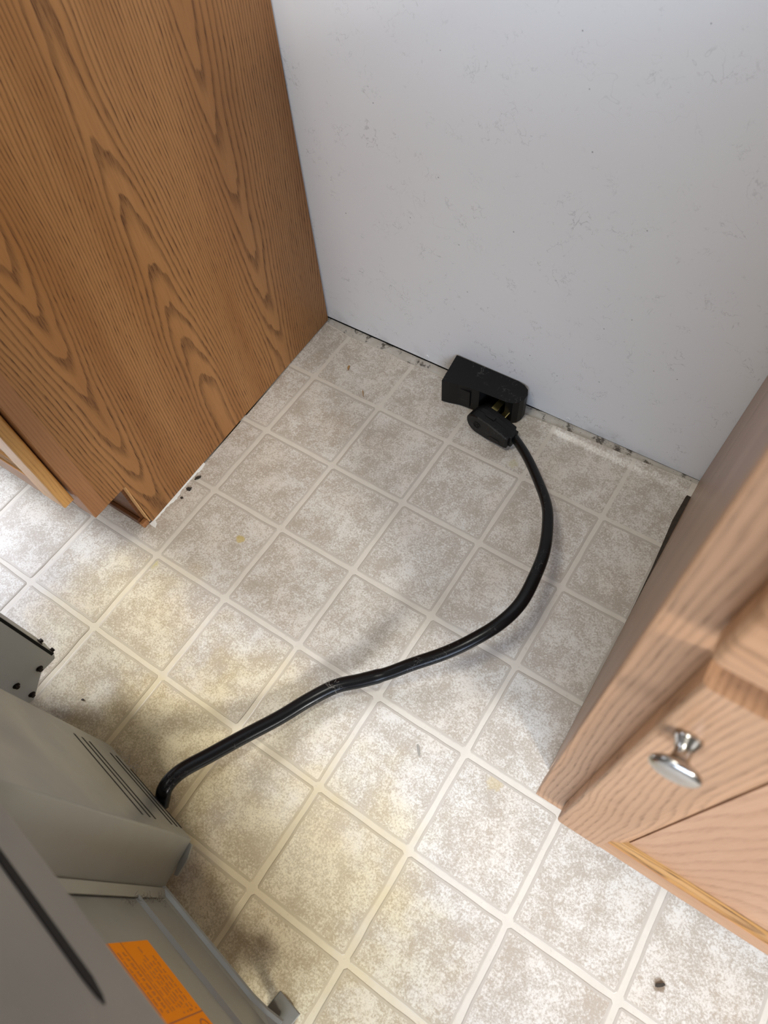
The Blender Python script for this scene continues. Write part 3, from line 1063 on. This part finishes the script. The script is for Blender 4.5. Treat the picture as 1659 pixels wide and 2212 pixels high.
# local frame: x = along the back (s), y = towards the wall (n), z up
def gbox(name, b, mat, parent=None, bev=0.0, seg=2):
    bm = bmesh.new(); add_box(bm, *b); bmesh.ops.recalc_face_normals(bm, faces=bm.faces)
    if bev: bevel_all(bm, bev, seg)
    return bm_obj(name, bm, mat, parent or rg)
SL, SR = -0.540, 0.222
gbox('oven_body', (SL, SR, -0.64, -0.012, 0.055, 0.895), ENAMEL, bev=0.003)
gbox('cooktop', (SL - 0.003, SR + 0.003, -0.67, 0.006, 0.8955, 0.915), GLASS_BLK, bev=0.003)
gbox('backguard', (SL, SR, -0.055, 0.012, 0.9155, 1.03), ENAMEL, bev=0.006)
# lower back panel: pressed sheet with a rib and a folded lip
bm = bmesh.new()
prof = [(-0.010, 0.0560), (0.0075, 0.0560), (0.0095, 0.0575), (0.0075, 0.0605), (0.0085, 0.0640), (0.0040, 0.0660), (0.0020, 0.0720), (0.0005, 0.150), (0.0040, 0.1545), (0.0042, 0.1580),
        (0.0, 0.1625), (0.0, 0.600), (-0.010, 0.600)]
A = [bm.verts.new((-0.200, n_, z)) for n_, z in prof]
B = [bm.verts.new((0.168, n_, z)) for n_, z in prof]
Cc = [bm.verts.new((0.192, n_ + (0.002 if z < 0.07 else 0.0), z - (0.001 if z < 0.07 else 0))) for n_, z in prof]
D = [bm.verts.new((0.214, n_ + (0.006 if z < 0.07 else 0.0), z - (0.003 if z < 0.07 else 0))) for n_, z in prof]
for P_, Q_ in ((A, B), (B, Cc), (Cc, D)):
    for i in range(len(prof)):
        j = (i + 1) % len(prof)
        bm.faces.new((P_[i], Q_[i], Q_[j], P_[j]))
bm.faces.new(A); bm.faces.new(D[::-1])
lower = bm_obj('lower_back_panel', bm, SHEET, rg)
gbox('back_panel', (SL, -0.2005, -0.0115, 0.002, 0.056, 0.60), SHEET_DARK)
# duct cover: box with rear vents, side flange
BX0, BX1, BN = -0.202, -0.019, 0.0675
def duct():
    bm = bmesh.new()
    add_box(bm, BX0, BX1, 0.0045, BN, 0.0570, 0.585)
    bmesh.ops.recalc_face_normals(bm, faces=bm.faces)
    es = [e for e in bm.edges if all(abs(v.co.y - BN) < 1e-6 for v in e.verts)]
    bmesh.ops.bevel(bm, geom=es, offset=0.0018, segments=2, affect='EDGES', profile=0.5)
    # splay the right side so that it widens towards the panel
    for v in bm.verts:
        if v.co.x > -0.1:
            v.co.x += 0.020 * (BN - v.co.y) / BN
    return bm
dc = bm_obj('duct_cover', duct(), SHEET, rg)
bm = bmesh.new()
prism(bm, [(0.0000, 0.0030), (0.0125, 0.0016), (0.0125, 0.0028), (0.0015, 0.0085)], 2, 0.0560, 0.60)
fl = bm_obj('flange', bm, SHEET, dc)
# folded tab under the duct corner
bm = bmesh.new()
prism(bm, [(-0.024, 0.062), (-0.014, 0.0625), (-0.0050, 0.048), (0.0005, 0.026), (-0.004, 0.024)], 2, 0.0480, 0.0545)
bm_obj('folded_tab', bm, SHEET, dc)
# vent slots
for z, s0, s1 in ((0.0610, -0.150, -0.038), (0.0790, -0.172, -0.038), (0.0980, -0.172, -0.039), (0.1580, -0.176, -0.039), (0.1765, -0.178, -0.039), (0.2005, -0.177, -0.039)):
    gbox('vent_slot', (s0, s1, BN - 0.0015, BN + 0.00035, z - 0.0024, z + 0.0024), SLOT, dc)
# left bracket column with hex screws
PS = -0.360
bm = bmesh.new()
prism(bm, [(0.024, 0.022), (0.063, 0.066), (0.090, 0.0700), (0.0935, 0.0780), (0.0935, 0.60), (0.0, 0.60), (0.0, 0.030)], 0, PS - 0.024, PS)
bmesh.ops.recalc_face_normals(bm, faces=bm.faces); bevel_all(bm, 0.0015, 2, 40)
br = bm_obj('side_duct', bm, SHEET_DARK, rg)
gbox('seam_strip', (PS - 0.0235, PS - 0.0015, 0.0940, 0.0948, 0.083, 0.60), SHEET, br)
gbox('seam_gap', (PS - 0.0010, PS + 0.0002, 0.0905, 0.0946, 0.083, 0.60), SLOT, br)
def hexscrew(loc, rot):
    bm = bmesh.new()
    lathe(bm, [(0.0, 0.0050), (0.0030, 0.0050), (0.0036, 0.0044), (0.0036, 0.0012)], 6)
    lathe(bm, [(0.0036, 0.0012), (0.0052, 0.0011), (0.0054, 0.0), (0.0, 0.0)], 18)
    o_ = bm_obj('hex_screw', bm, SCREW, rg)
    o_.location = loc; o_.rotation_euler = rot
RX90 = (0, math.radians(90), 0)
hexscrew((PS + 0.0002, 0.0665, 0.0790), RX90)
hexscrew((PS + 0.0002, 0.0300, 0.0850), RX90)
hexscrew((PS + 0.0002, 0.0300, 0.0400), RX90)
RY90 = (math.radians(-90), 0, 0)
hexscrew((PS - 0.006, 0.0940, 0.0840), RY90)
hexscrew((PS - 0.010, 0.0948, 0.1150), RY90)
# upper rear cover close to the camera, with a long black slot and a pressed rounded end
bm = bmesh.new()
UP = 0.0800
prism(bm, [(UP, 0.588), (UP + 0.001, 0.895), (-0.011, 0.895), (-0.011, 0.601), (0.055, 0.586)], 0, SL, SR)
bmesh.ops.recalc_face_normals(bm, faces=bm.faces); bevel_all(bm, 0.006, 3, 40)
uc = bm_obj('upper_back_cover', bm, SHEET_COVER, rg, smooth=False)
bm = bmesh.new()
prism(bm, [(-0.50, 0.640), (0.165, 0.640), (0.176, 0.6435), (0.181, 0.6475), (0.176, 0.6500), (0.165, 0.6515), (-0.50, 0.6515)], 1, UP - 0.001, UP + 0.0009)
bm_obj('cooling_slot', bm, SLOT, uc)
bm = bmesh.new()
prism(bm, [(-0.50, 0.664), (0.150, 0.664), (0.172, 0.667), (0.188, 0.674), (0.196, 0.686), (0.198, 0.70), (0.198, 0.88), (-0.50, 0.88)], 1, UP - 0.001, UP + 0.0045)
bmesh.ops.recalc_face_normals(bm, faces=bm.faces); bevel_all(bm, 0.003, 3, 20)
bm_obj('pressed_panel', bm, SHEET_COVER, uc)
# rear levelling foot on a bracket
gbox('foot_bracket', (0.189, 0.224, -0.006, 0.031, 0.0440, 0.0485), FOOTPL, bev=0.001)
for fx, fy in ((0.207, 0.006), (SL + 0.03, -0.04), (SR - 0.03, -0.60), (SL + 0.03, -0.60)):
    bm = bmesh.new()
    lathe(bm, [(0.0, 0.0005), (0.016, 0.0005), (0.017, 0.003), (0.015, 0.008), (0.006, 0.011), (0.006, 0.044)], 20)
    f_ = bm_obj('levelling_foot', bm, FOOTPL, rg, smooth=True)
    f_.location = (fx, fy, 0.0)
# orange warning label
ST = bpy.data.objects
st = gbox('warning_label', (0.0705, 0.2150, 0.0002, 0.0006, 0.2260, 0.3640), ORANGE)
st['label'] = 'bright orange warning label with dark print'
lrng = random.Random(11)
bm = bmesh.new()
def quad(bm, x0, x1, z0, z1, y=0.00075):
    v = [bm.verts.new(p) for p in ((x0, y, z0), (x1, y, z0), (x1, y, z1), (x0, y, z1))]
    bm.faces.new(v)
def textrow(z, x0, x1, h, wmin=0.003, wmax=0.009):
    x = x0
    while x < x1:
        w = lrng.uniform(wmin, wmax)
        xe = min(x1, x + w)
        # letters: narrow vertical strokes
        xx = x
        while xx < xe:
            quad(bm, xx, min(xe, xx + 0.0009), z + (0 if lrng.random() < .7 else h * 0.3), z + h)
            xx += 0.0016
        x = xe + 0.0022
for (z, a, b, h) in ((0.242, 0.090, 0.152, 0.0042), (0.252, 0.096, 0.156, 0.0042), (0.262, 0.078, 0.150, 0.0042), (0.271, 0.092, 0.150, 0.0036), (0.279, 0.096, 0.148, 0.0036),
                     (0.290, 0.098, 0.150, 0.0030), (0.305, 0.082, 0.150, 0.0060), (0.318, 0.082, 0.150, 0.0046)):
    textrow(z, a, b, h)
quad(bm, 0.0705, 0.150, 0.2975, 0.2990)
quad(bm, 0.0705, 0.150, 0.3270, 0.3285)
quad(bm, 0.1585, 0.1600, 0.2262, 0.3638)
for z in (0.236, 0.249, 0.262, 0.273): quad(bm, 0.1535, 0.1555, z, z + 0.002)
bm_obj('print', bm, PRINT, st, recalc=False)
for cx, cz in ((0.178, 0.246), (0.180, 0.276)):
    bm = bmesh.new()
    ring_xz(bm, cx, cz, 0.0105, 0.0125, 0.0006, 0.0008, 28)
    bm_obj('pictogram_ring', bm, PRINT, st)
for cx, cz in ((0.178, 0.246), (0.180, 0.276)):
    bm = bmesh.new()
    for dx, dz, w, h in ((-0.006, -0.001, 0.012, 0.003), (-0.001, -0.006, 0.003, 0.010), (0.003, -0.005, 0.004, 0.003), (-0.005, 0.003, 0.004, 0.003)):
        quad(bm, cx + dx, cx + dx + w, cz + dz, cz + dz + h, 0.0009)
    bm_obj('pictogram_figure', bm, PRINT_DK, st, recalc=False)

# ================================================================== small debris
def chip(name, x, y, l, w, h, rz, mat, label, cat='debris', group=None):
    bm = bmesh.new()
    r_ = random.Random(int(abs(x * 1e4) + abs(y * 1e3)))
    pts = [(-l / 2, -w * 0.2), (-l * 0.25, -w / 2), (l * 0.2, -w * 0.45), (l / 2, -w * 0.1), (l * 0.42, w * 0.3), (l * 0.05, w / 2), (-l * 0.4, w * 0.35)]
    if cat == 'mould':
        pts = []
        for q_ in range(18):
            a_ = 2 * math.pi * q_ / 18
            rr = r_.uniform(0.45, 1.0)
            pts.append((l / 2 * rr * math.cos(a_), w / 2 * rr * math.sin(a_)))
    pts = [(a + r_.uniform(-1, 1) * l * 0.05, b + r_.uniform(-1, 1) * w * 0.1) for a, b in pts]
    prism(bm, pts, 2, 0.0, h)
    for v in bm.verts:
        if v.co.z > 0: v.co.z += h * 0.5 * math.sin(v.co.x / l * 3)
    o_ = bm_obj(name, bm, mat)
    o_.location = (x, y, 0.0006)
    o_.rotation_euler = (0, 0, math.radians(rz))
    return tag(o_, label, cat, group)
WOODCHIP = mat_plain('wood_flake', (168, 128, 78), 0.7, var=0.25, scale=300)
chip('wood_flake', 0.046, -0.1011, 0.0125, 0.0042, 0.0012, -70, WOODCHIP, 'small tan wood flake on the tile nearest the left wall corner')
chip('wood_splinter', 0.1073, -0.1400, 0.0180, 0.0016, 0.0010, -52, WOODCHIP, 'thin curved tan splinter lying across a grout line by the wall')
chip('lint_fluff', 0.5505, -0.6465, 0.0170, 0.0036, 0.0008, -50, COBWEB, 'grey lint scrap on the sunlit tile below the cord')
chip('dirt_crumb', 0.9503, -0.7239, 0.0120, 0.0045, 0.0014, 40, MOULD, 'dark brown crumb on the tile in front of the right cabinet door')
chip('dirt_crumb', 0.072, -0.862, 0.0040, 0.0030, 0.0012, 20, MOULD, 'tiny dark crumb on the tile beside the screwed grey bracket')
for (x, y, l, w, rz, lb) in ((-0.0430, -0.4560, 0.018, 0.007, 60, 'dark mould clump at the foot of the left cabinet, farthest from its notch'),
                            (-0.0410, -0.4830, 0.013, 0.009, 30, 'largest dark mould clump, middle one beside the left cabinet caulk'),
                            (-0.0400, -0.5040, 0.007, 0.006, 10, 'round dark mould spot beside the left cabinet caulk, nearest its notch')):
    chip('mould_clump', x, y, l, w, 0.0014, rz, MOULD, lb, 'mould', 'mould clumps beside the left cabinet')

# ================================================================== fluff and cobwebs
def strands(name, centre, spread, n, length, rad, mat, parent, seed, bias=(0, 0, 0)):
    r_ = random.Random(seed)
    bm = bmesh.new()
    for _ in range(n):
        p = Vector([c + r_.uniform(-1, 1) * s_ for c, s_ in zip(centre, spread)])
        d = Vector((r_.uniform(-1, 1), r_.uniform(-1, 1), r_.uniform(-0.6, 0.6))).normalized()
        pts = [p]
        for k in range(5):
            d = (d + Vector((r_.uniform(-1, 1), r_.uniform(-1, 1), r_.uniform(-1, 1))) * 0.6 + Vector(bias)).normalized()
            pts.append(pts[-1] + d * length / 5)
        prev = None
        for q in pts:
            ring = [bm.verts.new(q + Vector((math.cos(a), math.sin(a), math.sin(a * 2) * 0.5)) * rad) for a in (0, 2.1, 4.2)]
            if prev:
                for i in range(3):
                    bm.faces.new((prev[i], prev[(i + 1) % 3], ring[(i + 1) % 3], ring[i]))
            prev = ring
    o_ = bm_obj(name, bm, mat, parent)
    o_['kind'] = 'stuff'
    return o_
strands('lint', (0.0165, 0.0030, 0.150), (0.0045, 0.0015, 0.060), 80, 0.008, 0.00014, LINT, rg, 22)
strands('lint', (-0.165, 0.0705, 0.056), (0.020, 0.002, 0.003), 30, 0.012, 0.0002, COBWEB, rg, 23)
strands('cobweb', tuple(Vector((0.3975, -0.6385, 0.0275)) - po), (0.006, 0.006, 0.0012), 14, 0.012, 0.00016, COBWEB, pc, 24)
